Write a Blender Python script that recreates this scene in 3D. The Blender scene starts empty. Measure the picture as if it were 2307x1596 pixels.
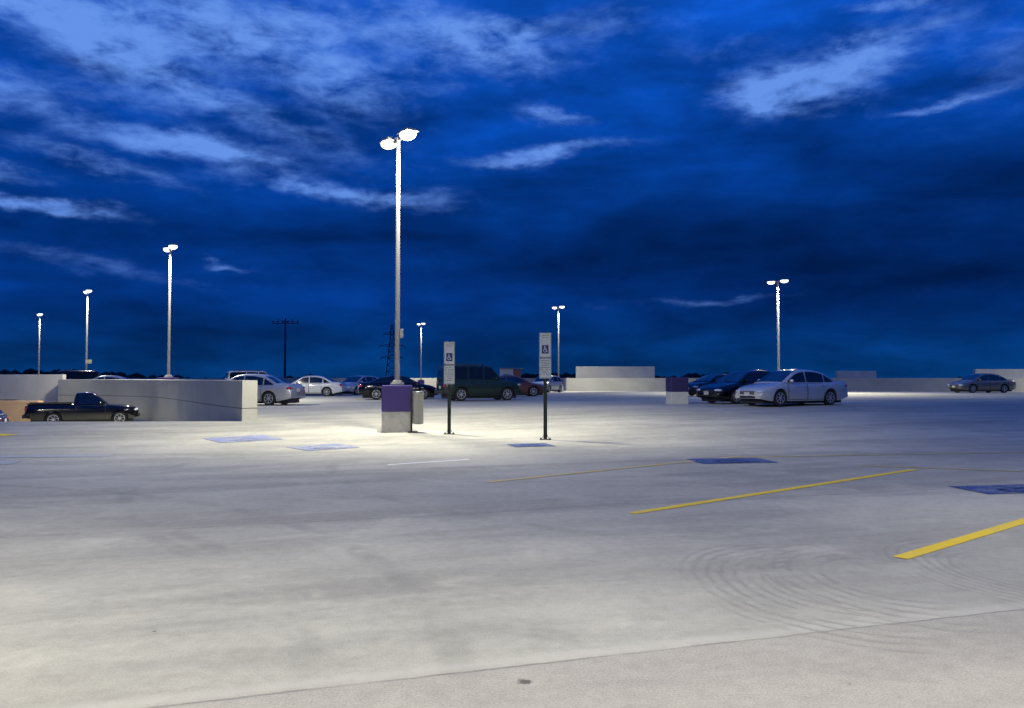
import bpy, bmesh, math, random
from mathutils import Vector, Matrix
random.seed(7)
S=bpy.context.scene
COL=S.collection
S.view_settings.view_transform='Standard'; S.view_settings.look='None'; S.view_settings.exposure=0

def sstep(t):
    t=max(0.0,min(1.0,t)); return t*t*(3-2*t)
def g(x,y):
    top=0.42+0.007*max(-14,min(12,x))
    return top*sstep((y-18)/16.0)-0.26*sstep((y-60)/25.0)

# ---------------------------------------------------------------- node helpers
class NT:
    def __init__(s,nt): s.nt=nt; s.n=nt.nodes; s.l=nt.links
    def put(s,inp,v):
        if isinstance(v,bpy.types.NodeSocket): s.l.new(v,inp)
        elif v is not None: inp.default_value=v
    def m(s,op,a,b=None,c=None,clamp=False):
        n=s.n.new('ShaderNodeMath'); n.operation=op; n.use_clamp=clamp
        s.put(n.inputs[0],a)
        if b is not None: s.put(n.inputs[1],b)
        if c is not None: s.put(n.inputs[2],c)
        return n.outputs[0]
    def comb(s,x,y,z=0.0):
        n=s.n.new('ShaderNodeCombineXYZ'); s.put(n.inputs[0],x); s.put(n.inputs[1],y); s.put(n.inputs[2],z); return n.outputs[0]
    def sep(s,v):
        n=s.n.new('ShaderNodeSeparateXYZ'); s.l.new(v,n.inputs[0]); return n.outputs
    def noise(s,vec,scale,detail=4,rough=.55,dist=0.0,col=False):
        n=s.n.new('ShaderNodeTexNoise'); s.l.new(vec,n.inputs['Vector']); n.inputs['Scale'].default_value=scale
        n.inputs['Detail'].default_value=detail; n.inputs['Roughness'].default_value=rough; n.inputs['Distortion'].default_value=dist
        return n.outputs['Color'] if col else n.outputs['Fac']
    def rng(s,v,a,b,c=0.0,d=1.0,smooth=True):
        n=s.n.new('ShaderNodeMapRange'); n.interpolation_type='SMOOTHSTEP' if smooth else 'LINEAR'
        s.l.new(v,n.inputs[0]); 
        for i,k in enumerate((a,b,c,d)): n.inputs[i+1].default_value=k
        return n.outputs[0]
    def mix(s,f,a,b,mode='MIX'):
        n=s.n.new('ShaderNodeMix'); n.data_type='RGBA'; n.blend_type=mode
        s.put(n.inputs[0],f)
        for i,v in ((6,a),(7,b)):
            if isinstance(v,bpy.types.NodeSocket): s.l.new(v,n.inputs[i])
            else: n.inputs[i].default_value=(*v,1)
        return n.outputs[2]
    def bump(s,h,strength,dist):
        n=s.n.new('ShaderNodeBump'); n.inputs['Strength'].default_value=strength; n.inputs['Distance'].default_value=dist
        s.l.new(h,n.inputs['Height']); return n.outputs[0]
    def pos(s): return s.n.new('ShaderNodeNewGeometry').outputs['Position']
    def obj(s): return s.n.new('ShaderNodeTexCoord').outputs['Object']

MATS={}
def mat(name,col,rough=.6,metal=0.0,nscale=6,namt=.12,bump=0.0,coat=0.0,emit=None,estr=0,space='obj',spec=.5):
    if name in MATS: return MATS[name]
    m=bpy.data.materials.new(name); m.use_nodes=True; k=NT(m.node_tree)
    p=k.n['Principled BSDF']
    v=k.obj() if space=='obj' else k.pos()
    n=k.noise(v,nscale,5,.6)
    f=k.rng(n,.25,.75,1-namt,1+namt,False)
    c=k.mix(1.0,(col[0],col[1],col[2]),k.comb(f,f,f),'MULTIPLY')
    k.l.new(c,p.inputs['Base Color'])
    p.inputs['Roughness'].default_value=rough; p.inputs['Metallic'].default_value=metal
    p.inputs['Specular IOR Level'].default_value=spec
    if coat: p.inputs['Coat Weight'].default_value=coat; p.inputs['Coat Roughness'].default_value=.04
    if bump: k.l.new(k.bump(k.noise(v,nscale*8,5,.65),bump,.01),p.inputs['Normal'])
    if emit: p.inputs['Emission Color'].default_value=(*emit,1); p.inputs['Emission Strength'].default_value=estr
    MATS[name]=m; return m

# ---------------------------------------------------------------- mesh helpers
def new_obj(name,bm,m,parent=None,smooth=None,recalc=True):
    if recalc: bmesh.ops.recalc_face_normals(bm,faces=bm.faces)
    me=bpy.data.meshes.new(name); bm.to_mesh(me); bm.free()
    ms=m if isinstance(m,(list,tuple)) else [m]
    for q in ms: me.materials.append(q)
    if smooth is not None:
        for p in me.polygons: p.use_smooth=True
        me.set_sharp_from_angle(angle=math.radians(smooth))
    o=bpy.data.objects.new(name,me); COL.objects.link(o)
    if parent: o.parent=parent
    return o
def empty(name,loc,rot=0,label=None,cat=None,group=None):
    o=bpy.data.objects.new(name,None); o.empty_display_size=.3; COL.objects.link(o)
    o.location=loc; o.rotation_euler=(0,0,rot)
    if label: o["label"]=label
    if cat: o["category"]=cat
    if group: o["group"]=group
    return o
def box(bm,c,s,rz=0,bev=0.0,taper=1.0):
    vs=[]
    for dz in (-.5,.5):
        t=taper if dz>0 else 1
        for dx,dy in ((-.5,-.5),(.5,-.5),(.5,.5),(-.5,.5)):
            x,y=dx*s[0]*t,dy*s[1]*t
            X=x*math.cos(rz)-y*math.sin(rz); Y=x*math.sin(rz)+y*math.cos(rz)
            vs.append(bm.verts.new((c[0]+X,c[1]+Y,c[2]+dz*s[2])))
    fs=[(0,3,2,1),(4,5,6,7),(0,1,5,4),(1,2,6,5),(2,3,7,6),(3,0,4,7)]
    faces=[bm.faces.new([vs[i] for i in f]) for f in fs]
    if bev:
        es=list({e for f in faces for e in f.edges})
        bmesh.ops.bevel(bm,geom=es,offset=bev,segments=2,affect='EDGES',profile=.5)
def beam(bm,a,b,w,h=None):
    a=Vector(a);b=Vector(b);h=h or w
    d=(b-a).normalized(); up=Vector((0,0,1)) if abs(d.z)<.95 else Vector((1,0,0))
    s=d.cross(up).normalized()*w/2; t=s.cross(d).normalized()*h/2
    v=[bm.verts.new(p+q) for p in (a,b) for q in (s+t,-s+t,-s-t,s-t)]
    for f in ((0,1,2,3),(7,6,5,4),(0,4,5,1),(1,5,6,2),(2,6,7,3),(3,7,4,0)): bm.faces.new([v[i] for i in f])
def lathe(bm,prof,n=24,axis='z',c=(0,0,0),caps=True):
    rings=[]
    for r,h in prof:
        ring=[]
        for i in range(n):
            a=2*math.pi*i/n; u,v=r*math.cos(a),r*math.sin(a)
            p=(u,v,h) if axis=='z' else (u,h,v)
            ring.append(bm.verts.new((p[0]+c[0],p[1]+c[1],p[2]+c[2])))
        rings.append(ring)
    for a,b in zip(rings,rings[1:]):
        for i in range(n): bm.faces.new((a[i],a[(i+1)%n],b[(i+1)%n],b[i]))
    if caps:
        bm.faces.new(rings[0]); bm.faces.new(rings[-1])
def ellipsoid(bm,c,r,seg=14,ring=8):
    bmesh.ops.create_uvsphere(bm,u_segments=seg,v_segments=ring,radius=1,matrix=Matrix.Translation(c)@Matrix.Diagonal((r[0],r[1],r[2],1)))
def lerp_tab(tab,x):
    if x<=tab[0][0]: return tab[0][1]
    for (a,b),(c,d) in zip(tab,tab[1:]):
        if x<=c:
            t=(x-a)/(c-a) if c>a else 1
            return b+(d-b)*t
    return tab[-1][1]
def smooth_tab(tab,x,r=.09):
    return sum(lerp_tab(tab,x+r*k)*w for k,w in ((-1,.15),(-.5,.2),(0,.3),(.5,.2),(1,.15)))

# ---------------------------------------------------------------- materials
def concrete_deck():
    m=bpy.data.materials.new('deck_concrete'); m.use_nodes=True; k=NT(m.node_tree); p=k.n['Principled BSDF']
    P=k.pos(); x,y,z=k.sep(P)
    a=math.radians(17)
    n_=k.m('ADD',k.m('MULTIPLY',x,-math.sin(a)),k.m('MULTIPLY',y,math.cos(a)))
    t_=k.m('ADD',k.m('MULTIPLY',x,math.cos(a)),k.m('MULTIPLY',y,math.sin(a)))
    big=k.noise(P,.22,4,.55,.4); mid=k.noise(P,1.1,5,.6,.6); fine=k.noise(P,75,4,.7); med=k.noise(P,9,5,.65)
    stain=k.noise(k.comb(k.m('MULTIPLY',n_,.9),k.m('MULTIPLY',t_,.16)),1.0,5,.6,.5)
    c=k.mix(k.rng(big,.33,.67),(.37,.36,.295),(.475,.46,.37))
    c=k.mix(k.rng(stain,.42,.68,0,.7),c,(.275,.268,.225))
    c=k.mix(k.rng(mid,.48,.78,0,.65),c,(.53,.505,.40))
    ms=k.noise(P,2.7,5,.62,.8)
    c=k.mix(k.rng(ms,.50,.72,0,.32),c,(.30,.285,.235))
    sl_=k.m('FLOOR',k.m('DIVIDE',k.m('SUBTRACT',n_,4.2),4.85))
    wn=k.n.new('ShaderNodeTexWhiteNoise'); wn.noise_dimensions='1D'; k.l.new(sl_,wn.inputs['W'])
    tone=k.rng(wn.outputs['Value'],0,1,.93,1.06,False)
    c=k.mix(1.0,c,k.comb(tone,tone,tone),'MULTIPLY')
    ta=None
    for cx,cy,rr in ((-9,2,8.3),(-9.6,2.4,9.6),(6,16,9.5),(5,15,11.2)):
        dx=k.m('SUBTRACT',x,cx); dy=k.m('SUBTRACT',y,cy)
        r=k.m('SQRT',k.m('ADD',k.m('MULTIPLY',dx,dx),k.m('MULTIPLY',dy,dy)))
        q=k.rng(k.m('ABSOLUTE',k.m('SUBTRACT',k.m('ADD',r,k.m('MULTIPLY',mid,.15)),rr)),.04,.16,1,0)
        ta=q if ta is None else k.m('MAXIMUM',ta,q)
    ta=k.m('MULTIPLY',ta,k.rng(k.noise(P,.8,3,.6),.42,.62))
    c=k.mix(k.m('MULTIPLY',ta,.25),c,(.14,.135,.12))
    rough=k.rng(k.m('ADD',n_,k.m('MULTIPLY',k.m('SUBTRACT',med,.5),.10)),4.15,4.25,1,0)
    c=k.mix(k.m('MULTIPLY',rough,.5),c,(.38,.35,.295))
    spa=k.rng(fine,.35,.65,-.14,.14,False); spm=k.m('ADD',1.0,k.m('MULTIPLY',spa,k.m('ADD',.9,k.m('MULTIPLY',rough,.5))))
    c=k.mix(1.0,c,k.comb(spm,spm,spm),'MULTIPLY')
    md=k.rng(med,.3,.7,.91,1.09,False)
    c=k.mix(1.0,c,k.comb(md,md,md),'MULTIPLY')
    vor=k.n.new('ShaderNodeTexVoronoi'); k.l.new(P,vor.inputs['Vector']); vor.inputs['Scale'].default_value=1.5
    pit=k.m('MULTIPLY',k.rng(vor.outputs['Distance'],.012,.03,1,0),k.rng(k.sep(vor.outputs['Color'])[0],.50,.55))
    c=k.mix(k.m('MULTIPLY',pit,.75),c,(.05,.045,.04))
    w=k.m('MULTIPLY',k.m('SUBTRACT',k.noise(P,3.0,3,.6),.5),.05)
    nn=k.m('ADD',n_,w)
    fr=k.m('ABSOLUTE',k.m('SUBTRACT',k.m('PINGPONG',k.m('ADD',k.m('SUBTRACT',nn,4.2),97.0),2.425),0.0))
    jn=k.m('MULTIPLY',k.rng(fr,.004,.020,1,0),k.rng(n_,14,26,1,.3))
    jn=k.m('MULTIPLY',jn,k.rng(k.noise(P,1.7,4,.7),.35,.6,.35,1))
    jbright=k.rng(k.m('ABSOLUTE',k.m('SUBTRACT',nn,4.28)),.01,.11,1,0)
    c=k.mix(k.m('MULTIPLY',jbright,.35),c,(.55,.53,.45))
    c=k.mix(k.m('MULTIPLY',jn,.45),c,(.12,.115,.10))
    H=k.m('MULTIPLY',k.noise(P,75,4,.75),.25)
    H=k.m('ADD',H,k.m('MULTIPLY',k.noise(P,14,5,.7),.25))
    sw=None; brk=k.rng(k.noise(P,4.5,4,.65),.36,.54,.25,1)
    for cx,cy,r0,r1,fq in ((2.55,6.15,.30,1.3,31.0),(3.05,6.3,.3,1.15,27.0),(4.25,6.55,.3,1.1,35.0)):
        dx=k.m('SUBTRACT',x,cx); dy=k.m('SUBTRACT',y,cy)
        r=k.m('SQRT',k.m('ADD',k.m('MULTIPLY',dx,dx),k.m('MULTIPLY',k.m('MULTIPLY',dy,dy),.55)))
        r=k.m('ADD',r,k.m('MULTIPLY',k.m('SUBTRACT',mid,.5),.12))
        wv=k.m('POWER',k.m('ABSOLUTE',k.m('SINE',k.m('MULTIPLY',r,fq))),4.0)
        mk=k.m('MULTIPLY',k.m('MULTIPLY',k.rng(r,r0,r0+.25),k.rng(r,r1-.2,r1,1,0)),k.rng(dx,-.25,.20,1,0))
        mk=k.m('MULTIPLY',mk,k.rng(k.noise(P,2.5,3,.6),.34,.52))
        q=k.m('MULTIPLY',wv,mk); sw=q if sw is None else k.m('MAXIMUM',sw,q)
    sw=k.m('MULTIPLY',sw,brk)
    c=k.mix(k.m('MULTIPLY',sw,.40),c,(.22,.21,.18))
    H=k.m('ADD',H,k.m('MULTIPLY',sw,1.2))
    H=k.m('SUBTRACT',H,k.m('MULTIPLY',jn,1.2))
    dx=k.m('MULTIPLY',k.m('SUBTRACT',x,.065),1.0); dy=k.m('SUBTRACT',y,4.17)
    d=k.m('SQRT',k.m('ADD',k.m('MULTIPLY',dx,dx),k.m('MULTIPLY',dy,dy)))
    sp2=k.rng(k.m('ADD',d,k.m('MULTIPLY',k.m('SUBTRACT',k.noise(P,18,3,.6),.5),.08)),.02,.05,1,0)
    c=k.mix(k.m('MULTIPLY',sp2,.8),c,(.06,.055,.05))
    k.l.new(c,p.inputs['Base Color']); p.inputs['Roughness'].default_value=.78; p.inputs['Specular IOR Level'].default_value=.2
    k.l.new(k.bump(H,.38,.012),p.inputs['Normal'])
    return m
M_deck=concrete_deck()
def wall_mat(name,col,joint=False):
    m=bpy.data.materials.new(name); m.use_nodes=True; k=NT(m.node_tree); p=k.n['Principled BSDF']
    P=k.pos(); x,y,z=k.sep(P)
    n=k.noise(P,.5,5,.6,.5); f=k.noise(P,16,4,.7)
    v=k.m('MULTIPLY',k.rng(n,.3,.7,.86,1.1,False),k.rng(f,.3,.7,.95,1.05,False))
    if joint:
        zz=k.m('ADD',z,k.m('MULTIPLY',k.m('SUBTRACT',k.noise(P,.8,2),.5),.03))
        jj=k.rng(k.m('ABSOLUTE',k.m('SUBTRACT',zz,.6)),.012,.022,.3,1)
        v=k.m('MULTIPLY',v,jj)
    c=k.mix(1.0,col,k.comb(v,v,v),'MULTIPLY')
    k.l.new(c,p.inputs['Base Color']); p.inputs['Roughness'].default_value=.85
    k.l.new(k.bump(f,.3,.01),p.inputs['Normal']); return m
M_wall=wall_mat('ramp_wall_concrete',(.40,.395,.34),True)
M_wall2=wall_mat('parapet_concrete',(.60,.58,.49))
M_wall4=wall_mat('grey_parapet_concrete',(.40,.395,.35))  # plain darker tone than the other parapet concrete
M_wall3=wall_mat('warm_lit_curb_concrete',(.70,.45,.22))  # tan is warm light on the curb, put into its colour
def worn(name,col,amt=.45,lo=.5,hi=.62):
    m=bpy.data.materials.new(name); m.use_nodes=True; k=NT(m.node_tree); p=k.n['Principled BSDF']
    P=k.pos(); n=k.noise(P,25,6,.75); n2=k.noise(P,1.5,4,.6)
    f=k.m('MULTIPLY',k.rng(n,lo,hi),amt); f=k.m('ADD',f,k.rng(n2,.45,.75,0,amt*.6),clamp=True)
    c=k.mix(f,col,(.38,.37,.32)); k.l.new(c,p.inputs['Base Color']); p.inputs['Roughness'].default_value=.6; return m
M_yel=worn('yellow_paint',(.88,.62,.006),.25)
M_yelf=worn('faded_yellow_paint',(.68,.50,.06),.8,.44,.6)
M_white=worn('white_paint',(.88,.88,.84),.25)
M_whitef=worn('faded_white_paint',(.44,.46,.44),.8)
M_blue=worn('blue_paint',(.004,.045,.20),.5,.46,.60)
M_bluesym=worn('dull_blue_symbol_paint',(.012,.07,.24),.3)
M_bluef=worn('faded_blue_paint',(.12,.17,.38),.8,.42,.6)
M_purple=mat('purple_paint',(.040,.020,.15),.5,nscale=5,namt=.15,bump=.15)
M_purpled=mat('dark_purple_paint',(.020,.014,.08),.5,nscale=5,namt=.15,bump=.15)
M_ped=mat('pedestal_concrete',(.42,.41,.35),.85,nscale=5,namt=.25,bump=.35)
M_pole=mat('galvanised_steel',(.21,.21,.205),.7,0,nscale=3,namt=.05)
M_head=mat('lamp_housing',(.30,.30,.29),.5,.3)
M_lens=mat('lit_lens',(1,1,1),.3,emit=(1,.985,.94),estr=2.6)
M_dark=mat('dark_green_steel',(.010,.022,.016),.45,.2)
M_signw=mat('sign_white',(.50,.52,.49),.4,nscale=12,namt=.05)
M_signb=mat('sign_blue',(.008,.025,.13),.4)
M_signt=mat('sign_lettering',(.05,.10,.09),.5)
M_bin=mat('grey_bin_steel',(.25,.255,.25),.4,.5)
M_silh=mat('far_steel',(.012,.014,.02),.8)
M_tyre=mat('tyre_rubber',(.015,.015,.016),.8,nscale=30)
M_rim=mat('alloy',(.55,.56,.58),.3,.6)
M_brake=mat('brake_dark',(.03,.03,.03),.6)
M_glass=mat('car_glass',(.006,.009,.012),.04,0,namt=.02,coat=.6,spec=.6)
M_trim=mat('black_trim',(.015,.015,.016),.5)
M_lampc=mat('headlight_clear',(.6,.62,.62),.12,.2,coat=1)
M_lampr=mat('tail_light_red',(.35,.01,.012),.15,coat=1)
M_plate=mat('licence_plate',(.5,.51,.5),.5)
M_chrome=mat('chrome',(.6,.6,.62),.15,1.0)
def paint(name,c,metal=.3,rough=.32,coat=.9): return mat(name,c,rough,metal,nscale=2,namt=.05,coat=coat)

# ---------------------------------------------------------------- world
W=bpy.data.worlds.new("World"); S.world=W; W.use_nodes=True
k=NT(W.node_tree); k.n.clear()
tc=k.n.new('ShaderNodeTexCoord').outputs['Generated']
nv=k.n.new('ShaderNodeVectorMath'); nv.operation='NORMALIZE'; k.l.new(tc,nv.inputs[0])
dx,dy,dz=k.sep(nv.outputs[0])
az=k.m('ARCTAN2',dx,dy); el=k.m('ARCSINE',dz)
wp=k.noise(k.comb(k.m('MULTIPLY',az,8.0),k.m('MULTIPLY',el,20.0),.3),1.0,6,.60,0,True)
wr,wg_,wb_=k.sep(wp)
waz=k.m('ADD',az,k.m('MULTIPLY',k.m('SUBTRACT',wr,.5),.14))
wel=k.m('ADD',el,k.m('MULTIPLY',k.m('SUBTRACT',wg_,.5),.050))
blobs=[(-.54,.400,.20,.035,-.1,1.1),(-.45,.350,.12,.024,-.25,1.0),(-.30,.410,.13,.035,0,.85),(-.225,.350,.10,.028,-.3,.6),(-.087,.425,.11,.028,-.1,.85),
(.0,.40,.09,.024,-.1,.75),(-.395,.266,.105,.015,-.04,1.35),(-.22,.232,.12,.012,-.08,1.0),(-.54,.192,.075,.007,-.05,1.15),(-.49,.240,.10,.010,-.18,.75),
(.03,.277,.10,.009,.08,1.05),(.049,.325,.05,.010,-.2,.9),(.345,.335,.080,.024,-.15,1.15),(.42,.362,.10,.020,.25,1.05),(.50,.298,.05,.005,.1,.8),
(.467,.415,.06,.010,0,.8),(-.575,.30,.10,.016,-.2,.7),(-.35,.134,.024,.004,0,.7),(.25,.096,.12,.006,0,.35),(-.49,.13,.10,.010,-.15,.35),
(-.28,.30,.12,.02,-.25,.5),(.57,.34,.07,.05,0,.35),(-.6,.22,.06,.007,0,.8),(.28,.39,.1,.02,0,.3),(-.15,.365,.1,.03,0,.45),(-.5,.315,.12,.015,-.1,.4),(.13,.43,.1,.02,0,.35)]
B=None
for cx,cy,rx,ry,ro,am in blobs:
    ex=k.m('SUBTRACT',waz,cx); ey=k.m('SUBTRACT',wel,cy)
    c_,s_=math.cos(ro),math.sin(ro)
    ux=k.m('ADD',k.m('MULTIPLY',ex,c_/rx),k.m('MULTIPLY',ey,s_/rx))
    uy=k.m('ADD',k.m('MULTIPLY',ex,-s_/ry),k.m('MULTIPLY',ey,c_/ry))
    d2=k.m('ADD',k.m('MULTIPLY',ux,ux),k.m('MULTIPLY',uy,uy))
    q=k.m('MULTIPLY',k.m('EXPONENT',k.m('MULTIPLY',d2,-1.0)),am)
    B=q if B is None else k.m('ADD',B,q)
B=k.m('MINIMUM',B,1.2)
n1=k.noise(k.comb(k.m('MULTIPLY',az,15.0),k.m('MULTIPLY',el,36.0),1.7),1.0,8,.58,.3)
n2=k.noise(k.comb(k.m('MULTIPLY',az,3.6),k.m('MULTIPLY',el,15.0),5.1),1.0,5,.5,.3)
n3=k.noise(k.comb(k.m('MULTIPLY',az,36.0),k.m('MULTIPLY',el,82.0),9.0),1.0,6,.58,.2)
tex=k.m('ADD',k.m('MULTIPLY',k.rng(n1,.28,.72,0,1,False),.68),k.m('MULTIPLY',k.rng(n3,.28,.72,0,1,False),.32))
val=k.m('ADD',k.m('MULTIPLY',B,k.m('ADD',.20,k.m('MULTIPLY',tex,1.32))),k.m('MULTIPLY',k.m('SUBTRACT',tex,.5),.30))
cl=k.rng(val,.06,1.30,0,1)
ramp=k.n.new('ShaderNodeValToRGB'); k.l.new(k.rng(el,-.02,.5,0,1,False),ramp.inputs[0])
e=ramp.color_ramp.elements
stops=[(0,(.001,.038,.155)),(.08,(.001,.037,.175)),(.22,(.0008,.029,.185)),(.42,(.0008,.034,.22)),(.60,(.0012,.046,.30)),(.82,(.0025,.066,.42)),(1,(.004,.074,.45))]
e[0].position=0; e[0].color=(*stops[0][1],1); e[1].position=1; e[1].color=(*stops[-1][1],1)
for p_,c_ in stops[1:-1]:
    q=e.new(p_); q.color=(*c_,1)
de=k.m('MULTIPLY',k.m('SUBTRACT',waz,.36),1/.45); dd=k.m('MULTIPLY',k.m('SUBTRACT',wel,.15),1/.10)
dk=k.m('EXPONENT',k.m('MULTIPLY',k.m('ADD',k.m('MULTIPLY',de,de),k.m('MULTIPLY',dd,dd)),-1.0))
lum=k.m('MULTIPLY',k.rng(n2,.3,.7,.55,1.5,False),k.rng(n1,.3,.7,.84,1.18,False))
lum=k.m('MULTIPLY',lum,k.m('SUBTRACT',1.0,k.m('MULTIPLY',dk,.48)))
base=k.mix(1.0,ramp.outputs[0],k.comb(lum,lum,lum),'MULTIPLY')
skyc=k.mix(k.m('MULTIPLY',cl,.94,clamp=True),base,(.135,.305,.83))
bg=k.n.new('ShaderNodeBackground'); k.l.new(skyc,bg.inputs[0]); bg.inputs[1].default_value=1.0
ow=k.n.new('ShaderNodeOutputWorld'); k.l.new(bg.outputs[0],ow.inputs[0])

# ---------------------------------------------------------------- ground / deck
wall_path=[(-8.8,26.25),(-10.4,28.6),(-12.2,31.5),(-13.9,34.3),(-15.6,37),(-17.2,39.6),(-19,42),(-21,44),(-23.2,45.6),(-25.3,46.7),(-27.3,47.4)]
hole=[(-8.8,26.0)]+wall_path[1:]+[(-60,51),(-60,26.0)]
def inside(x,y,poly):
    r=False;j=len(poly)-1
    for i in range(len(poly)):
        xi,yi=poly[i];xj,yj=poly[j]
        if (yi>y)!=(yj>y) and x<(xj-xi)*(y-yi)/(yj-yi)+xi: r=not r
        j=i
    return r
bm=bmesh.new(); st=.5; X0,X1,Y0,Y1=-90,90,-14,118
nx=int((X1-X0)/st); ny=int((Y1-Y0)/st); vs={}; ins={}
def gv(i,j):
    if (i,j) not in vs:
        x=X0+i*st;y=Y0+j*st
        vs[i,j]=bm.verts.new((x,y,g(x,y)))
        ins[i,j]=(y>26.001 and x<-8.5 and y<52 and inside(x,y,hole))
    return vs[i,j]
for j in range(ny):
    for i in range(nx):
        q=[gv(i,j),gv(i+1,j),gv(i+1,j+1),gv(i,j+1)]
        if any(ins[a] for a in ((i,j),(i+1,j),(i+1,j+1),(i,j+1))): continue
        bm.faces.new(q)
bmesh.ops.delete(bm,geom=[v for v in bm.verts if not v.link_faces],context='VERTS')
deck=new_obj('parking_deck',bm,M_deck,smooth=60,recalc=False); deck["kind"]="structure"
def rz_(x,y):
    t=sstep((y-26)/6.0); return (1-t)*g(x,26)+t*(-.80-.05*max(0,-24-x))
bm=bmesh.new(); vs={}
for j in range(53):
    for i in range(106):
        x=-61+i*.5;y=26+j*.5
        vs[i,j]=bm.verts.new((x,y,rz_(x,y)-.003))
for j in range(52):
    for i in range(105): bm.faces.new((vs[i,j],vs[i+1,j],vs[i+1,j+1],vs[i,j+1]))
o=new_obj('ramp',bm,M_deck,smooth=60,recalc=False); o["kind"]="structure"
M_ground=mat('dark_land',(.03,.04,.03),.95,nscale=.05,namt=.4,space='pos')
bm=bmesh.new(); bmesh.ops.create_grid(bm,x_segments=20,y_segments=20,size=3000,matrix=Matrix.Translation((0,0,-12)))
o=new_obj('ground',bm,M_ground,recalc=False); o["kind"]="structure"

# markings -------------------------------------------------------
def strip(name,a,b,w,m,label):
    bm=bmesh.new(); a=Vector(a);b=Vector(b); d=(b-a).normalized(); s=Vector((-d.y,d.x))*w/2
    n=max(2,int((b-a).length/.5)); pr=None
    for i in range(n+1):
        p=a.lerp(b,i/n); jj=random.uniform(-.006,.006)
        l=p+s*(1+jj*4); r=p-s*(1+jj*4)
        cur=(bm.verts.new((l.x,l.y,g(l.x,l.y)+.006)),bm.verts.new((r.x,r.y,g(r.x,r.y)+.006)))
        if pr: bm.faces.new((pr[0],pr[1],cur[1],cur[0]))
        pr=cur
    o=new_obj(name,bm,m); o["kind"]="structure"; return o
V=Vector((.785,.62))
def sl(name,p,L,w,m): 
    p=Vector(p); return strip(name,p,p+V*L,w,m,'')
sl('painted_line',(3.45,7.0),7.2,.14,M_yel)
sl('painted_line',(1.42,9.3),7.2,.13,M_yel)
sl('painted_line',(-.36,12.1),6.4,.13,M_yelf)
strip('painted_line',(-2.30,14.5),(-.85,15.45),.11,M_white,'')
strip('painted_line',(4.6,15.9),(14.5,17.5),.10,M_yelf,'')
strip('painted_line',(6.4,14.4),(11.0,12.6),.12,M_yelf,'')
strip('painted_line',(-16.6,22.4),(-13.7,21.5),.45,M_yel,'')
strip('painted_line',(-12.0,15.9),(-8.3,16.2),.5,M_whitef,'')
strip('painted_line',(-12.5,14.2),(-9.4,14.9),.6,M_whitef,'')
def arcpts(c,r,a0,a1,n=14): return [(c[0]+r*math.cos(math.radians(a0+(a1-a0)*i/n)),c[1]+r*math.sin(math.radians(a0+(a1-a0)*i/n))) for i in range(n+1)]
def thick(bm,pts,w,f):
    for (a,b) in zip(pts,pts[1:]):
        a=Vector(a);b=Vector(b);d=(b-a)
        if d.length<1e-6: continue
        d.normalize(); s=Vector((-d.y,d.x))*w/2; e=d*w*.25
        q=[a-e+s,a-e-s,b+e-s,b+e+s]
        bm.faces.new([bm.verts.new(f(p.x,p.y)) for p in q])
def symbol(bm,f):
    bm.faces.new([bm.verts.new(f(*p)) for p in arcpts((-.06,.36),.075,0,345,12)])
    thick(bm,[(-.06,.26),(-.05,-.02),(.15,-.02),(.24,-.30),(.33,-.27)],.07,f)
    thick(bm,[(-.055,.13),(.13,.13)],.055,f)
    thick(bm,arcpts((-.03,-.16),.22,120,340,16),.06,f)
def ground_symbol(c,ang,w,h,mb,mw):
    ca,sa=math.cos(ang),math.sin(ang)
    fz=lambda off:(lambda x,y:(c[0]+x*ca-y*sa,c[1]+x*sa+y*ca,g(c[0]+x*ca-y*sa,c[1]+x*sa+y*ca)+off))
    f1=fz(.008); bm=bmesh.new(); N=6
    gr=[[bm.verts.new(f1((i/N-.5)*w,(j/N-.5)*h)) for i in range(N+1)] for j in range(N+1)]
    for j in range(N):
        for i in range(N): bm.faces.new((gr[j][i],gr[j][i+1],gr[j+1][i+1],gr[j+1][i]))
    o=new_obj('painted_symbol_background',bm,mb); o["kind"]="structure"
    f2=fz(.013); bm=bmesh.new(); symbol(bm,lambda x,y:f2(x*w*.95,y*h*.95))
    o=new_obj('painted_accessible_symbol',bm,mw); o["kind"]="structure"
ground_symbol((.45,18.7),.3,1.0,.8,M_blue,M_bluesym)
ground_symbol((4.25,15.2),.15,1.5,.9,M_blue,M_bluesym)
ground_symbol((7.35,11.35),.15,1.7,.8,M_blue,M_bluesym)
ground_symbol((-4.4,18.2),.66,1.3,1.3,M_bluef,M_whitef)
ground_symbol((-7.0,20.4),.66,1.6,1.5,M_bluef,M_bluef)

# ---------------------------------------------------------------- walls
def wall(name,path,th,z0,z1,m,label):
    pts=[Vector(p) for p in path]; bm=bmesh.new(); rows=[]
    for i,p in enumerate(pts):
        d=(pts[min(i+1,len(pts)-1)]-pts[max(i-1,0)]).normalized(); s=Vector((-d.y,d.x))*th/2
        za=z0; zb=z1
        b=.02; s2=s*(1-2*b/th)
        rows.append([bm.verts.new((*(p+s),za)),bm.verts.new((*(p+s),zb-b)),bm.verts.new((*(p+s2),zb)),bm.verts.new((*(p-s2),zb)),bm.verts.new((*(p-s),zb-b)),bm.verts.new((*(p-s),za))])
    for a,c in zip(rows,rows[1:]):
        for i in range(6): bm.faces.new((a[i],a[(i+1)%6],c[(i+1)%6],c[i]))
    bm.faces.new(rows[0]); bm.faces.new(rows[-1])
    o=new_obj(name,bm,m,smooth=25); o["label"]=label; o["category"]="wall"; return o
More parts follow.
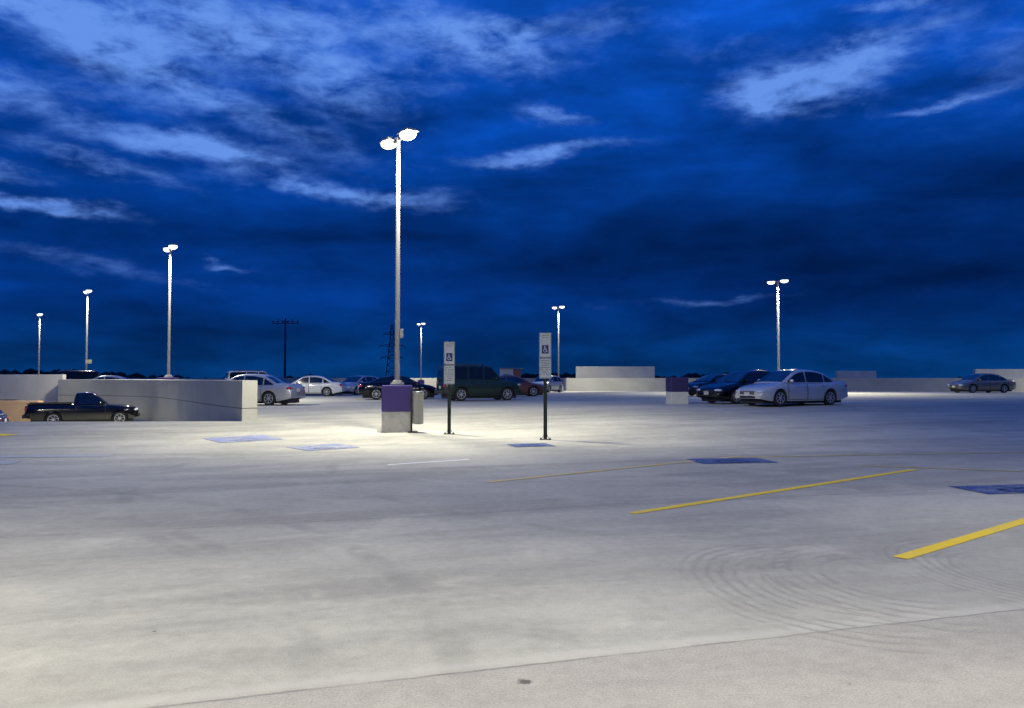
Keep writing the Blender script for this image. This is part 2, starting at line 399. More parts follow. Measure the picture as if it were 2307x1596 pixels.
def dense(path,n=6):
    out=[]
    P=[path[0]]+list(path)+[path[-1]]
    for i in range(1,len(P)-2):
        p0,p1,p2,p3=[Vector(q) for q in P[i-1:i+3]]
        for j in range(n):
            t=j/n
            out.append(.5*((2*p1)+(p2-p0)*t+(2*p0-5*p1+4*p2-p3)*t*t+(3*p1-p0-3*p2+p3)*t**3))
    out.append(Vector(path[-1])); return out
wall('ramp_wall',dense(wall_path,4),.5,-2.2,1.54,M_wall,'curved grey concrete wall around the sunken car ramp')
wall('parapet_wall',[(-27.35,47.75),(-45,50.3),(-75,54)],.3,-3.2,1.84,M_wall2,'pale concrete parapet beyond the sunken ramp')
wall('ramp_curb',[(-27.9,46.3),(-33,46.5),(-45,47)],.5,-2.4,.28,M_wall3,'low concrete curb wall beside the ramp, coloured as if warmly lit')
wall('parapet_wall',[(-88,117),(6.2,104),(6.25,88),(16.6,84),(49,74),(88,62)],.3,-.5,1.64,M_wall4,'long low grey concrete parapet at the deck edge')
def block(name,x0,x1,y,d,z0,z1,m,label,cat,sl_=0):
    bm=bmesh.new(); box(bm,((x0+x1)/2,y,(z0+z1)/2),(x1-x0,d,z1-z0),rz=sl_,bev=.03)
    o=new_obj(name,bm,m); o["label"]=label; o["category"]=cat; return o
block('raised_wall',7.35,16.4,90,.6,-12,2.98,M_wall2,'raised pale concrete wall block behind the parapet','wall')
block('raised_wall',34.4,38.6,83,.5,-12,2.40,M_wall2,'short raised concrete wall section behind the parapet','wall')
block('raised_wall',47.0,52.2,79.5,.5,-12,2.55,M_wall2,'short raised concrete wall section behind the parapet','wall')
M_brick=bpy.data.materials.new('red_brick'); M_brick.use_nodes=True
k2=NT(M_brick.node_tree); bt=k2.n.new('ShaderNodeTexBrick'); k2.l.new(k2.obj(),bt.inputs[0])
bt.inputs['Color1'].default_value=(.28,.07,.04,1); bt.inputs['Color2'].default_value=(.2,.05,.03,1); bt.inputs['Mortar'].default_value=(.3,.28,.25,1); bt.inputs['Scale'].default_value=4
k2.l.new(bt.outputs[0],k2.n['Principled BSDF'].inputs['Base Color'])
T=empty('stair_tower',(0.0,101,.1),0,'small pale and red brick rooftop stair tower','building')
bm=bmesh.new(); box(bm,(-.7,0,1.35),(1.7,2.4,2.7)); new_obj('wall',bm,M_wall2,T)
bm=bmesh.new(); box(bm,(.66,0,1.3),(1.0,2.2,2.6)); new_obj('brick_wall',bm,M_brick,T)
bm=bmesh.new(); box(bm,(-.1,0,2.77),(3.0,2.7,.12)); new_obj('roof',bm,M_pole,T)
bm=bmesh.new(); box(bm,(-.7,-1.21,1.0),(.9,.04,2.0)); new_obj('door',bm,M_trim,T)

# ---------------------------------------------------------------- far wood
bm=bmesh.new()
M_wood=mat('far_foliage',(.012,.02,.014),.95,nscale=.3,namt=.4,space='pos')
for i in range(1500):
    a=math.radians(random.uniform(-48,48)); r=random.uniform(380,470)
    h=14.3+1.6*math.sin(a*9)+1.3*math.sin(a*23+1)+random.uniform(-1.5,1.0)
    s=random.uniform(1.6,3.6)
    mtx=Matrix.Translation((r*math.sin(a),r*math.cos(a),-12+h-s*.6+random.uniform(-3,0)))@Matrix.Diagonal((s*1.3,s,s*.8,1))
    r_=bmesh.ops.create_icosphere(bm,subdivisions=1,radius=1,matrix=mtx)
    for v in r_['verts']: v.co+=Vector((random.uniform(-.6,.6),random.uniform(-.6,.6),random.uniform(-.6,.6)))
for i in range(120):
    a=math.radians(-50+i*100/120); a2=math.radians(-50+(i+1)*100/120); r=440
    v=[bm.verts.new((r*math.sin(q),r*math.cos(q),zz)) for q,zz in ((a,-12),(a2,-12),(a2,-1),(a,-1))]; bm.faces.new(v)
o=new_obj('far_wood',bm,M_wood); o["kind"]="stuff"; o["label"]="dark distant tree line on the horizon"; o["category"]="trees"

# ---------------------------------------------------------------- street lamps
U=math.atan2(.79,-.61)
LC=(1,.955,.80)
def lamp(x,y,top,power,box_=False,sign=False,prot=0.14,tilt=0,pt=.03,cone=150,lc=LC):
    z=g(x,y)
    L=empty('street_lamp',(x,y,z),0,'lit twin-head street lamp, steel pole on purple-banded concrete pedestal','street lamp','twin-head street lamps on the parking deck')
    H=top-z; ph=1.32; a=.86
    bm=bmesh.new(); box(bm,(0,0,ph*.22-.1),(a,a,ph*.44+.2),rz=prot,bev=.02)
    ped=new_obj('pedestal',bm,M_ped,L)
    bm=bmesh.new(); box(bm,(0,0,ph*.72),(a+.006,a+.006,ph*.56),rz=prot,bev=.02)
    new_obj('painted_band',bm,M_purple,L)
    bm=bmesh.new(); box(bm,(0,0,ph+.025),(.40,.40,.05),rz=prot,bev=.008); box(bm,(0,0,ph+.10),(.30,.30,.10),rz=prot,bev=.01,taper=.8)
    for sx in (-.15,.15):
        for sy in (-.15,.15): lathe(bm,[(.02,ph+.05),(.02,ph+.1)],8,c=(sx,sy,0))
    new_obj('base_plate',bm,M_pole,L)
    bm=bmesh.new(); n=10
    vsr=[]
    for i in range(n+1):
        t=i/n; w=.145-.045*t; zz=ph+.12+(H-ph-.12)*t
        ring=[]
        for q in range(16):
            an=2*math.pi*(q+.5)/16; rr=w/2*1.08/ max(abs(math.cos(an)),abs(math.sin(an)))**.65
            ring.append(bm.verts.new((rr*math.cos(an+prot),rr*math.sin(an+prot),zz)))
        vsr.append(ring)
    for r1,r2 in zip(vsr,vsr[1:]):
        for q in range(16): bm.faces.new((r1[q],r1[(q+1)%16],r2[(q+1)%16],r2[q]))
    bm.faces.new(vsr[-1]); bm.faces.new(vsr[0])
    new_obj('pole',bm,M_pole,L,smooth=50)
    ux,uy=-.61,.79
    bm=bmesh.new(); beam(bm,(-ux*.35,-uy*.35,H-.06),(ux*.35,uy*.35,H-.06),.07,.07); new_obj('arm',bm,M_pole,L)
    ls=bpy.data.lights.new('bulb','SPOT'); ls.energy=power; ls.color=lc; ls.shadow_soft_size=.16; ls.spot_size=math.radians(cone); ls.spot_blend=.8
    for s in (-1,1):
        c=(ux*.56*s,uy*.56*s)
        bm=bmesh.new(); box(bm,(c[0],c[1],H+.05),(.62,.42,.10),rz=U,bev=.03,taper=.82)
        hd=new_obj('lamp_head',bm,M_head,L)
        bm=bmesh.new()
        ellipsoid(bm,(0,0,0),(.31,.22,.15),24,14)
        bmesh.ops.rotate(bm,verts=bm.verts,cent=(0,0,0),matrix=Matrix.Rotation(U,3,'Z'))
        bmesh.ops.translate(bm,verts=bm.verts,vec=(c[0],c[1],H-.04))
        new_obj('lens',bm,M_lens,hd,smooth=180)
        lo=bpy.data.objects.new('bulb',ls); COL.objects.link(lo); lo.parent=L; lo.location=(c[0]*1.35,c[1]*1.35,H-.36); lo.rotation_euler=(tilt,0,0)
    if pt:
        ld=bpy.data.lights.new('bulb_glow','POINT'); ld.energy=power*pt*2; ld.color=lc; ld.shadow_soft_size=.16
        lo=bpy.data.objects.new('bulb_glow',ld); COL.objects.link(lo); lo.parent=L; lo.location=(-ux*.85,-uy*.85,H-.45)
    if box_:
        bm=bmesh.new(); box(bm,(.13,-.06,2.9-z),(.11,.1,.26),bev=.01); new_obj('junction_box',bm,M_bin,L)
    if sign:
        bm=bmesh.new(); box(bm,(.25,-.12,3.0-z),(.5,.02,.32)); new_obj('sign_panel',bm,mat('cream_sign',(.5,.48,.3),.5),L)
    return L
PW=2700
lamp(-3.32,22.6,8.62,PW*1.35,box_=True,tilt=math.radians(14),pt=.04,cone=158)
lamp(-18.9,43,8.85,PW*1.9,pt=0,cone=160)
lamp(-35.2,64.6,8.85,PW*1.6,sign=True,pt=0,cone=160)
lamp(-53.3,88,8.85,PW*1.2,pt=0)
lamp(-12.0,103,8.85,PW*1.2,pt=0)
lamp(4.7,79,8.85,PW*1.3,pt=0,cone=160)
lamp(19.8,58,8.85,PW*2.2,pt=0,cone=164)
lamp(54,62,8.85,PW*2.0,pt=.1,cone=164)  # extra lamp out of view, added to light the right parapet
lamp(9.5,-1.5,8.9,PW*1.25,pt=.3,cone=160,lc=(1,.945,.79))
lamp(-7.5,-1.5,8.9,PW*1.3,pt=.3,cone=160,lc=(1,.945,.79))  # extra lamp behind the camera, off the lamp grid, added to even foreground light

Pd=empty('concrete_bollard_block',(7.3,34.6,g(7.3,34.6)),.12,'square concrete pedestal with purple upper band, no pole','pedestal')
bm=bmesh.new(); box(bm,(0,0,.22),(.78,.78,.64),bev=.02); new_obj('base',bm,mat('pale_concrete',(.45,.46,.42),.8,bump=.2),Pd)
bm=bmesh.new(); box(bm,(0,0,.865),(.786,.786,.65),bev=.02); new_obj('painted_band',bm,M_purpled,Pd)

bx,by=-2.66,22.15
Bn=empty('waste_bin',(bx,by,g(bx,by)),0,'grey metal cylindrical waste bin on a post beside the pedestal','waste bin')
bm=bmesh.new(); lathe(bm,[(.10,.24),(.145,.255),(.155,.28),(.155,1.11),(.162,1.12),(.162,1.15),(.15,1.165),(.13,1.17),(.12,1.09)],36); new_obj('body',bm,M_bin,Bn,smooth=50)
bm=bmesh.new(); box(bm,(-.19,.05,.58),(.05,.05,1.16)); box(bm,(-.15,.03,.02),(.26,.2,.03)); box(bm,(-.15,.04,.9),(.1,.03,.05)); box(bm,(-.15,.04,.4),(.1,.03,.05)); new_obj('post',bm,M_trim,Bn)

# ---------------------------------------------------------------- signs
def pk_sign(x,y,top,rot,w,label):
    z=g(x,y); E=empty('parking_sign',(x,y,z),rot,label,'sign','accessible parking signs on the deck')
    H=top-z
    bm=bmesh.new()
    for c,s in (((0,0),(.05,.012)),((-.026,-.014),(.010,.035)),((.026,-.014),(.010,.035)),((-.038,-.03),(.02,.006)),((.038,-.03),(.02,.006))):
        box(bm,(c[0],c[1],(H-.05)/2),(s[0],s[1],H-.05))
    new_obj('post',bm,M_dark,E)
    bm=bmesh.new(); box(bm,(0,0,.008),(.30,.14,.016),bev=.004)
    beam(bm,(-.10,0,.02),(-.02,0,.16),.03,.012); beam(bm,(.10,0,.02),(.02,0,.16),.03,.012)
    for s in (-.12,.12): lathe(bm,[(.014,.016),(.014,.05)],8,c=(s,0,0))
    new_obj('base_plate',bm,M_dark,E)
    yf=-.045
    for nm,zt,zb in (('upper_panel',H,H-.64),('lower_panel',H-.655,H-1.18)):
        bm=bmesh.new(); box(bm,(0,yf,(zt+zb)/2),(w,.005,zt-zb)); P=new_obj(nm,bm,M_signw,E)
        bm=bmesh.new(); y2=yf-.005; i=.012
        for c,s in ((((0),(zt-i)),(w-2*i,.008)),((0,zb+i),(w-2*i,.008)),((-w/2+i,(zt+zb)/2),(.008,zt-zb-2*i)),((w/2-i,(zt+zb)/2),(.008,zt-zb-2*i))):
            box(bm,(c[0],y2,c[1]),(s[0],.003,s[1]))
        if nm=='upper_panel':
            for q,ww in ((.07,.6),(.125,.5)):
                n=8
                for t in range(n): 
                    cx=(t-(n-1)/2)/n*w*ww
                    box(bm,(cx,y2,zt-q),(w*ww/n*.5,.003,.022))
        else:
            for q in range(7):
                n=random.randint(6,9); tot=w*random.uniform(.55,.8)
                for t in range(n):
                    cx=(t-(n-1)/2)/n*tot
                    if random.random()<.85: box(bm,(cx,y2,zt-.07-q*.058),(tot/n*.65,.003,.024))
        new_obj('lettering',bm,M_signt,P)
        if nm=='upper_panel':
            zc=zb+.21; q=.185
            bm=bmesh.new(); box(bm,(0,yf-.004,zc),(q*.95,.004,q*1.2)); sp=new_obj('symbol_field',bm,M_signb,P)
            bm=bmesh.new(); symbol(bm,lambda a,b:(a*q*.95,yf-.009,zc+b*q*1.02)); new_obj('accessible_symbol',bm,mat('symbol_white',(.7,.7,.7),.5),sp)
    return E
pk_sign(.86,20.2,2.78,-.05,.31,'taller accessible parking sign, two white panels on dark green post')
pk_sign(-1.74,21.7,2.62,.04,.30,'shorter accessible parking sign, two white panels on dark green post')

# ---------------------------------------------------------------- far mast + pylon
E=empty('high_mast_light',(-43.6,150,-12),0,'unlit dark high mast light pole with cluster of lamps','lamp mast')
bm=bmesh.new(); lathe(bm,[(.30,0),(.13,25.2)],12); new_obj('pole',bm,M_silh,E,smooth=60)
bm=bmesh.new(); beam(bm,(-2.5,0,24.2),(2.5,0,24.2),.12,.12); beam(bm,(-1.8,0,23.9),(1.8,0,25.1),.06); beam(bm,(1.8,0,23.9),(-1.8,0,25.1),.06); new_obj('crossbar',bm,M_silh,E)
for q in range(6):
    bm=bmesh.new(); c=-2.4+q*.96
    lathe(bm,[(.06,24.2),(.10,24.5),(.27,24.62),(.06,24.7)],10,c=(c,0,0)); new_obj('lamp_head',bm,M_silh,E)
E=empty('electricity_pylon',(-61.5,400,-12),.15,'distant dark steel lattice electricity pylon','pylon')
bm=bmesh.new(); Ht=41
def wd(t): return 4.2*(1-t)**1.15+.55
for s1 in (-1,1):
    for s2 in (-1,1):
        for i in range(12):
            t0,t1=i/12,(i+1)/12
            beam(bm,(s1*wd(t0),s2*wd(t0),t0*Ht),(s1*wd(t1),s2*wd(t1),t1*Ht),.34)
for i in range(12):
    t0,t1=i/12,(i+1)/12; a,b=wd(t0),wd(t1)
    for f in ((1,0),(0,1)):
        for s in (-1,1):
            P0=lambda e,w,t:((e*w,s*w,t*Ht) if f[0] else (s*w,e*w,t*Ht))
            beam(bm,P0(-1,a,t0),P0(1,b,t1),.2); beam(bm,P0(1,a,t0),P0(-1,b,t1),.2); beam(bm,P0(-1,b,t1),P0(1,b,t1),.2)
new_obj('lattice_tower',bm,M_silh,E)
for zz,l in ((24,5.6),(30,6.6),(36,4.6)):
    bm=bmesh.new()
    for s in (-1,1):
        beam(bm,(0,-.4,zz),(s*l,0,zz+.2),.22); beam(bm,(0,.4,zz),(s*l,0,zz+.2),.22); beam(bm,(0,0,zz+1.6),(s*l,0,zz+.25),.22)
        beam(bm,(s*l,0,zz+.2),(s*l,0,zz-1.4),.16)
        for q in (.3,.6): beam(bm,(s*l*q,0,zz),(s*l*q,0,zz+1.6*(1-q)+.2*q),.14)
    new_obj('cross_arm',bm,M_silh,E)

# ---------------------------------------------------------------- cars
TYPES={
'sedan':dict(L=4.75,W=1.80,H=1.47,wb=2.72,fo=.95,R=.325,belt=.93,sill=.20,
  top=[(-2.38,.62),(-2.33,.90),(-2.15,.99),(-1.5,1.0),(-1.2,.95),(1.0,.93),(1.25,.92),(1.9,.80),(2.22,.70),(2.34,.60),(2.38,.48)],
  roof=[(-1.72,.98),(-1.05,1.36),(-.55,1.455),(0,1.47),(.35,1.43),(.55,1.37),(1.30,.92)],doors=[(-1.02,-.02),(.02,1.02)],pil=[-.99,0.0],wt=.66,ws=(.42,1.24),rw=(-1.62,-1.0)),
'coupe':dict(L=4.6,W=1.80,H=1.38,wb=2.7,fo=.92,R=.335,belt=.92,sill=.19,
  top=[(-2.3,.6),(-2.24,.92),(-2.05,.99),(-1.5,.99),(-1.2,.94),(1.0,.92),(1.9,.78),(2.15,.68),(2.26,.58),(2.3,.46)],
  roof=[(-1.75,.98),(-.95,1.28),(-.45,1.37),(0,1.38),(.3,1.34),(.5,1.28),(1.25,.91)],doors=[(-.45,.95)],pil=[-.42],wt=.62,ws=(.36,1.19),rw=(-1.64,-.9)),
'boxsuv':dict(L=4.35,W=1.84,H=1.90,wb=2.58,fo=.84,R=.35,belt=1.12,sill=.27,rs=.05,
  top=[(-2.17,.6),(-2.15,1.08),(-1.9,1.12),(.9,1.12),(1.15,1.11),(1.7,1.05),(2.04,.97),(2.13,.83),(2.17,.55)],
  roof=[(-2.15,1.12),(-2.08,1.82),(-1.95,1.88),(-.8,1.90),(.25,1.88),(.45,1.83),(1.08,1.11)],doors=[(-.78,.0),(.04,1.0)],pil=[-.86,.02],wt=.79,ws=(.45,1.04),rw=(-2.145,-2.09)),
'suv':dict(L=4.7,W=1.92,H=1.86,wb=2.8,fo=.86,R=.38,belt=1.12,sill=.34,
  top=[(-2.35,.7),(-2.32,1.08),(-2.1,1.12),(.8,1.12),(1.0,1.12),(1.9,1.08),(2.22,1.02),(2.32,.85),(2.35,.6)],
  roof=[(-2.3,1.12),(-2.2,1.78),(-2.05,1.84),(-.8,1.86),(.35,1.85),(.55,1.80),(.98,1.12)],doors=[(-.85,-.05),(-.0,.85)],pil=[-.93,-.03],wt=.80,ws=(.5,.95),rw=(-2.29,-2.18)),
'hatch':dict(L=4.2,W=1.74,H=1.48,wb=2.6,fo=.82,R=.315,belt=.93,sill=.2,
  top=[(-2.1,.6),(-2.06,.9),(-1.9,.95),(1.0,.93),(1.2,.92),(1.7,.8),(1.95,.7),(2.06,.6),(2.1,.46)],
  roof=[(-2.0,.95),(-1.55,1.38),(-1.1,1.455),(-.2,1.48),(.25,1.43),(.45,1.37),(1.2,.92)],doors=[(-.95,-.05),(0,.95)],pil=[-.97,-.02],wt=.65,ws=(.32,1.14),rw=(-1.93,-1.5)),
'pickup':dict(L=5.05,W=1.82,H=1.68,wb=2.95,fo=.88,R=.355,belt=1.08,sill=.32,rs=.03,
  top=[(-2.52,.62),(-2.50,1.06),(-2.4,1.09),(-.5,1.09),(-.42,1.06),(1.0,1.06),(1.25,1.05),(2.1,.98),(2.38,.90),(2.48,.78),(2.52,.52)],
  roof=[(-.44,1.08),(-.36,1.58),(-.28,1.65),(.1,1.68),(.42,1.67),(.52,1.63),(1.18,1.05)],doors=[(-.32,.98)],pil=[-.26],wt=.70,ws=(.52,1.13),rw=(-.43,-.36)),
}
def frange(a,b,n): return [a+(b-a)*i/n for i in range(n+1)]
def make_car(kind,x,y,z,head,body,label,cat='car',group='cars parked on the rooftop deck',name='parked_car',detail=True,steel=False):
    T=TYPES[kind]; hw=T['W']/2; xf=T['L']/2; xr=-T['L']/2; fw=xf-T['fo']; rw=fw-T['wb']; R=T['R']
    E=empty(name,(x,y,z),math.radians(head),label,cat,group)
    def wx(px):
        e=max((px-(xf-.75))/.75,0); f=max(((xr+.6)-px)/.6,0)
        return hw*(1-.20*e**2.2-.13*f**2.2)
    def zt(px): return smooth_tab(T['top'],px,.06)
    sill=T['sill']
    PR=[(0,.93),(.12,.975),(.4,1.0),(.7,.99),(.85,.965),(.95,.925),(1,.86)]
    def by(px,pz):
        t=(pz-sill)/(zt(px)-sill); return wx(px)*smooth_tab(PR,max(0,min(1,t)),.05)
    Ra=R+.055
    def zb(px):
        b=sill+.10*max(0,(px-(xf-.5))/.5)+.14*max(0,((xr+.6)-px)/.6)
        for c in (fw,rw):
            d=abs(px-c)
            if d<Ra: b=max(b,R+math.sqrt(Ra*Ra-d*d))
        return b
    xs=set(frange(xr,xf,40)); 
    for q in (.03,.07,.13,.2): xs|={xf-q,xr+q}
    for c in (fw,rw):
        for i in range(17): xs.add(c+Ra*math.cos(math.pi*i/16))
    xs=sorted(xs); xs=[a for i,a in enumerate(xs) if i==0 or a-xs[i-1]>.004]
    bm=bmesh.new(); rows=[]
    for px in xs:
        b=zb(px); t=zt(px); pts=[(by(px,b)-.10,b),(by(px,b),b)]
        for f in (.15,.35,.55,.72,.86,.95): 
            zz=b+(t-b)*f; pts.append((by(px,zz),zz))
        w=by(px,t)
        pts+= [(w,t-.004),(w*.93,t+.008),(w*.5,t+.028),(0,t+.036)]
        full=pts+[(-a,c) for a,c in reversed(pts[:-1])]
        rows.append([bm.verts.new((px,a,c)) for a,c in full])
    for a,c in zip(rows,rows[1:]):
        n=len(a)
        for i in range(n-1): bm.faces.new((a[i],a[i+1],c[i+1],c[i]))
    bm.faces.new(rows[0]); bm.faces.new(rows[-1])
    B=new_obj('body',bm,body,E,smooth=32)
    bm=bmesh.new(); box(bm,((xf+xr)/2,0,(sill+.45)/2+.02),(T['L']-.5,T['W']-.52,.50)); 
    new_obj('underbody',bm,M_trim,E)
    belt=T['belt']; H=T['H']; wb_=hw*.90; wt=T['wt']
    def hz(px): return smooth_tab(T['roof'],px,T.get('rs',.08))
    def wg(zz): return wb_-(wb_-wt)*max(0,(zz-belt))/(H-belt)
    r0,r1=T['roof'][0][0],T['roof'][-1][0]
    bm=bmesh.new(); rows=[]
    for px in frange(r0,r1,44):
        h=max(hz(px),belt-.02)
        e=min(.06,(h-belt+.06)*.5)
        pts=[(wg(belt)-.0,belt-.06),(wg(h-e),h-e),(wg(h)-.025,h-e*.35),(wg(h)-.08,h),(wg(h)*.5,h+.022),(0,h+.03)]
        full=pts+[(-a,c) for a,c in reversed(pts[:-1])]
        rows.append([bm.verts.new((px,a,c)) for a,c in full])
    for a,c in zip(rows,rows[1:]):
        for i in range(len(a)-1): bm.faces.new((a[i],a[i+1],c[i+1],c[i]))
    bm.faces.new(rows[0]); bm.faces.new(rows[-1])
    new_obj('roof',bm,body,E,smooth=35)
    def glass(nm,a,b):
        bm=bmesh.new(); rws=[]
        for px in frange(a,b,10):
            h=hz(px)
            nrm=Vector((-(hz(px+.02)-hz(px-.02)),0,.04)).normalized()*.008
            w=wg(h)-.085
            rws.append([bm.verts.new((px+nrm.x,w*t,h+.03-.03*abs(t)**1.5+nrm.z)) for t in (-1,-.75,-.5,-.25,0,.25,.5,.75,1)])
        for p,q in zip(rws,rws[1:]):
            for i in range(8): bm.faces.new((p[i],p[i+1],q[i+1],q[i]))
        new_obj(nm,bm,M_glass,E,smooth=60)
    glass('windshield',*T['ws']); glass('rear_window',*T['rw'])
    pil=T['pil']; edges=[r0+.12]+pil+[r1-.05]
    for s in (-1,1):
        for i in range(len(edges)-1):
            a=edges[i]+.035; b=edges[i+1]-.035
            if b-a<.15: continue
            bm=bmesh.new(); pr=None
            for px in frange(a,b,14):
                top=max(min(hz(px)-.085,hz(px-.04)-.085,hz(px+.04)-.085),belt+.035); bot=belt+.03
                cur=(bm.verts.new((px,s*(wg(bot)+.006),bot)),bm.verts.new((px,s*(wg(top)+.006),top)))
                if pr: bm.faces.new((pr[0],pr[1],cur[1],cur[0]))
                pr=cur
            new_obj('side_window',bm,M_glass,E)
        if detail:
            for a,b in T['doors']:
                def patch(a,b,z0,z1,off,nm,m,par):
                    bm=bmesh.new(); nxx=10;nz=8
                    gr=[[bm.verts.new((a+(b-a)*i/nxx,s*(by(a+(b-a)*i/nxx,z0+(z1-z0)*j/nz)+off),z0+(z1-z0)*j/nz)) for i in range(nxx+1)] for j in range(nz+1)]
                    for j in range(nz):
                        for i in range(nxx): bm.faces.new((gr[j][i],gr[j][i+1],gr[j+1][i+1],gr[j+1][i]))
                    return new_obj(nm,bm,m,par,smooth=60)
                zt_=min(zt(a),zt(b))-.045
                a2=max(a,rw+Ra+.02) if a<rw+Ra+.02 else a; b2=min(b,fw-Ra-.03)
                D=patch(a2,b2,sill+.07,zt_,.008,'door',body,E)
                patch(a2-.020,b2+.020,sill+.05,zt_+.012,.003,'door_gap',M_trim,D)
                bm=bmesh.new(); box(bm,(a2+.12,s*(by(a2+.12,zt_-.09)+.03),zt_-.09),(.16,.03,.03),bev=.006); new_obj('handle',bm,body,D)
            bm=bmesh.new(); ellipsoid(bm,(r1-.42,s*(wg(belt+.1)+.13),belt+.08),(.07,.11,.075),12,8); new_obj('side_mirror',bm,body if not steel else M_trim,E,smooth=180)
        zl=zt(xf-.12)-.10
        bm=bmesh.new(); ellipsoid(bm,(xf-.17,s*(wx(xf-.15)-.20),zl+.02),(.17,.22,.075),16,10); new_obj('headlight',bm,M_lampc,E,smooth=180)
        zl=zt(xr+.12)-.16
        if kind in('suv','boxsuv','pickup'):
            bm=bmesh.new(); box(bm,(xr+.06,s*(wx(xr+.06)-.09),zl-.06),(.12,.16,.34),bev=.03)
        else:
            bm=bmesh.new(); ellipsoid(bm,(xr+.15,s*(wx(xr+.15)-.16),zl+.02),(.16,.18,.085),16,10)
        new_obj('tail_light',bm,M_lampr,E,smooth=60)
    zg=zt(xf-.08)-.10
    bm=bmesh.new(); box(bm,(xf-.035,0,zg),(.10,hw*.9,.13),bev=.02)
    G=new_obj('grille',bm,M_trim,E)
    bm=bmesh.new()
    for q in (-.04,0,.04): box(bm,(xf+.018,0,zg+q),(.012,hw*.82,.01))
    new_obj('chrome_bars',bm,M_chrome,G)
    bm=bmesh.new(); box(bm,(xf-.03,0,sill+.16),(.08,hw*1.0,.10),bev=.02); new_obj('air_intake',bm,M_trim,E)
    bm=bmesh.new(); box(bm,(xf+.01,0,sill+.28),(.02,.30,.15),bev=.004); new_obj('licence_plate',bm,M_plate,E)
    bm=bmesh.new(); box(bm,(xr-.01,0,.72 if kind not in('suv',) else .9),(.02,.30,.15),bev=.004); new_obj('licence_plate',bm,M_plate,E)
    if kind in('pickup','suv','boxsuv'):
        bm=bmesh.new(); box(bm,(xf+.02,0,sill+.22),(.14,hw*1.8,.18),bev=.04); new_obj('front_bumper',bm,M_trim,E)
        bm=bmesh.new(); box(bm,(xr-.04,0,sill+.20),(.14,hw*1.8,.18),bev=.04); new_obj('rear_bumper',bm,M_trim,E)
    if kind=='boxsuv' or kind=='suv':
        for s in (-1,1):
            bm=bmesh.new(); beam(bm,(-1.7,s*.6,H+.05),(.1,s*.6,H+.04),.03,.04)
            for q in (-1.6,-.8,0): box(bm,(q,s*.6,H+.02),(.06,.03,.06))
            new_obj('roof_rail',bm,M_trim,E)
    if kind=='pickup':
        bm=bmesh.new(); box(bm,(-1.46,0,1.13),(1.9,1.42,.02)); new_obj('bed_shade_sheet',bm,M_trim,E)  # dark sheet on the solid body stands for shade inside the bed
        for s in (-1,1):
            bm=bmesh.new(); beam(bm,(-2.45,s*.78,1.15),(-.5,s*.78,1.15),.07,.05); new_obj('bed_rail',bm,M_trim,E)
    for wxp in (fw,rw):
        for s in (-1,1):
            We=bpy.data.objects.new('wheel',None); We.empty_display_size=.1; COL.objects.link(We); We.parent=E; We.location=(wxp,s*(hw-.13),R)
            bm=bmesh.new(); tw=.105
            lathe(bm,[(R*.66,-tw*.8),(R*.93,-tw),(R*.99,-tw*.8),(R,-tw*.4),(R,tw*.4),(R*.99,tw*.8),(R*.93,tw),(R*.66,tw*.8)],32,axis='y',caps=False)
            new_obj('tyre',bm,M_tyre,We,smooth=40)
            bm=bmesh.new(); lathe(bm,[(R*.67,s*.04),(R*.66,s*.05)],28,axis='y'); new_obj('brake_disc',bm,M_brake,We)
            bm=bmesh.new()
            lathe(bm,[(R*.60,s*.07),(R*.62,s*.098),(R*.68,s*.098),(R*.69,s*.07)],32,axis='y',caps=False)
            lathe(bm,[(R*.01,s*.10),(R*.17,s*.098),(R*.19,s*.07)],16,axis='y',caps=False)
            ns=7 if not steel else 12
            for i in range(ns):
                a=2*math.pi*i/ns+.3
                beam(bm,(R*.12*math.cos(a),s*.088,R*.12*math.sin(a)),(R*.64*math.cos(a),s*.082,R*.64*math.sin(a)),.045 if not steel else .03,.025)
            new_obj('rim',bm,M_rim,We,smooth=40)
    return E
silver=paint('silver_paint',(.50,.51,.50),.35,.25); black=paint('black_paint',(.002,.002,.003),0,.15,.4); navy=paint('navy_paint',(.003,.005,.012),0,.15,.4)
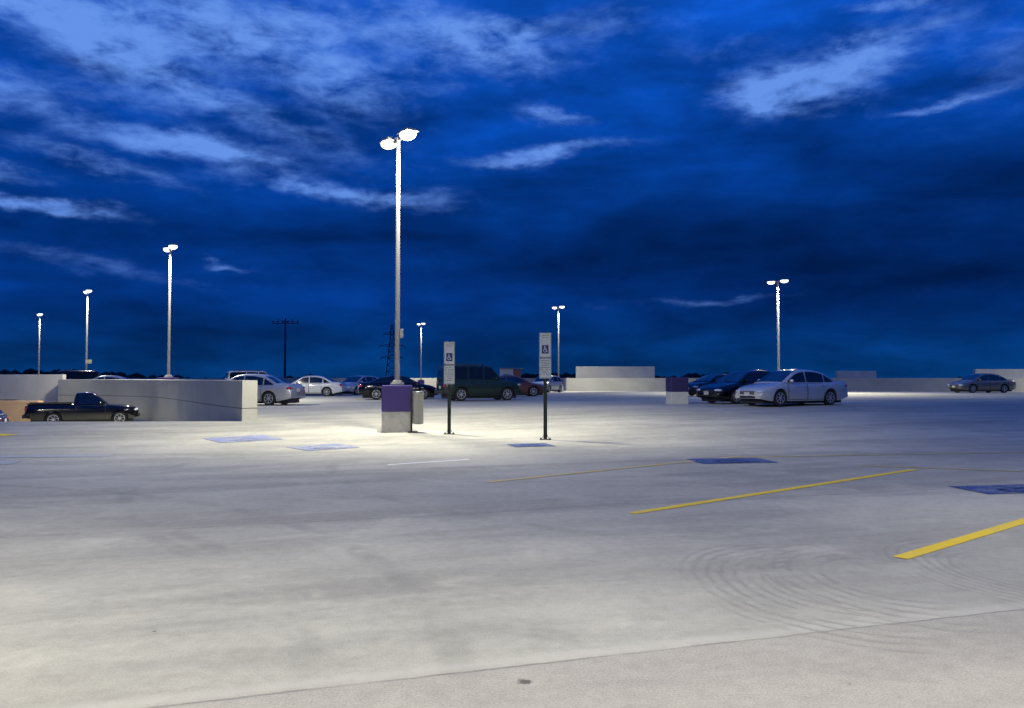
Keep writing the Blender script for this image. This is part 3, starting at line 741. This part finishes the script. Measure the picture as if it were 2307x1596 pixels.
white=paint('white_car_paint',(.62,.63,.60),0); green=paint('dark_green_paint',(.014,.030,.017),.1,.25,.5); brown=paint('brown_red_paint',(.16,.05,.02),.2)
grey=paint('tan_grey_paint',(.16,.15,.13),.4); bluec=paint('blue_paint_car',(.02,.03,.08),.1); gsil=paint('pale_silver',(.42,.43,.42),.4)
def car(kind,x,y,head,m,label,**kw): return make_car(kind,x,y,g(x,y),head,m,label,**kw)
car('sedan',11.65,32.6,205,silver,'silver sedan with multi-spoke wheels parked beside a black sedan')
car('sedan',10.65,35.2,205,black,'black sedan parked close behind a silver sedan')
car('coupe',13.1,50,205,navy,'dark blue sedan parked beyond the black sedan')
car('sedan',36.0,60,190,grey,'tan-grey sedan parked alone near the parapet')
car('sedan',-12.5,37.6,170,gsil,'silver sedan parked beside the end of the ramp wall')
car('suv',-19.9,61,28,white,'boxy white off-roader with dark windows behind the wall')
car('suv',-32.4,60,25,black,'dark off-roader parked behind the ramp wall')
car('sedan',-28.5,55,195,gsil,'pale silver sedan mostly hidden by the wall')
car('sedan',-14.6,57,180,white,'white sedan parked beyond the silver sedan')
car('hatch',-12.0,61,245,gsil,'small silver hatchback facing outwards')
car('coupe',-6.7,46,13,black,'black coupe parked next to the lamp pedestal')
car('boxsuv',-1.8,42.5,20,green,'dark green boxy off-roader with roof rails')
car('coupe',-.1,51.5,10,brown,'reddish brown sedan behind the green off-roader')
car('hatch',3.0,69,245,gsil,'small silver hatchback parked by the far pedestal')
make_car('pickup',-22.0,40.2,rz_(-22,40.2),27,black,'black single-cab pickup truck on the sunken ramp',cat='pickup truck',name='pickup_truck',group='vehicles on the ramp')
make_car('hatch',-26.0,36.4,rz_(-26,36.4)-.2,200,bluec,'dark blue hatchback low on the sunken ramp',group='vehicles on the ramp')

# ---------------------------------------------------------------- camera
cd=bpy.data.cameras.new('camera'); cam=bpy.data.objects.new('camera',cd); COL.objects.link(cam)
cam.location=(0,0,1.6); cam.rotation_euler=(math.radians(90+1.79),0,0)
cd.lens=27.46; cd.sensor_width=36; cd.clip_end=6000; S.camera=cam
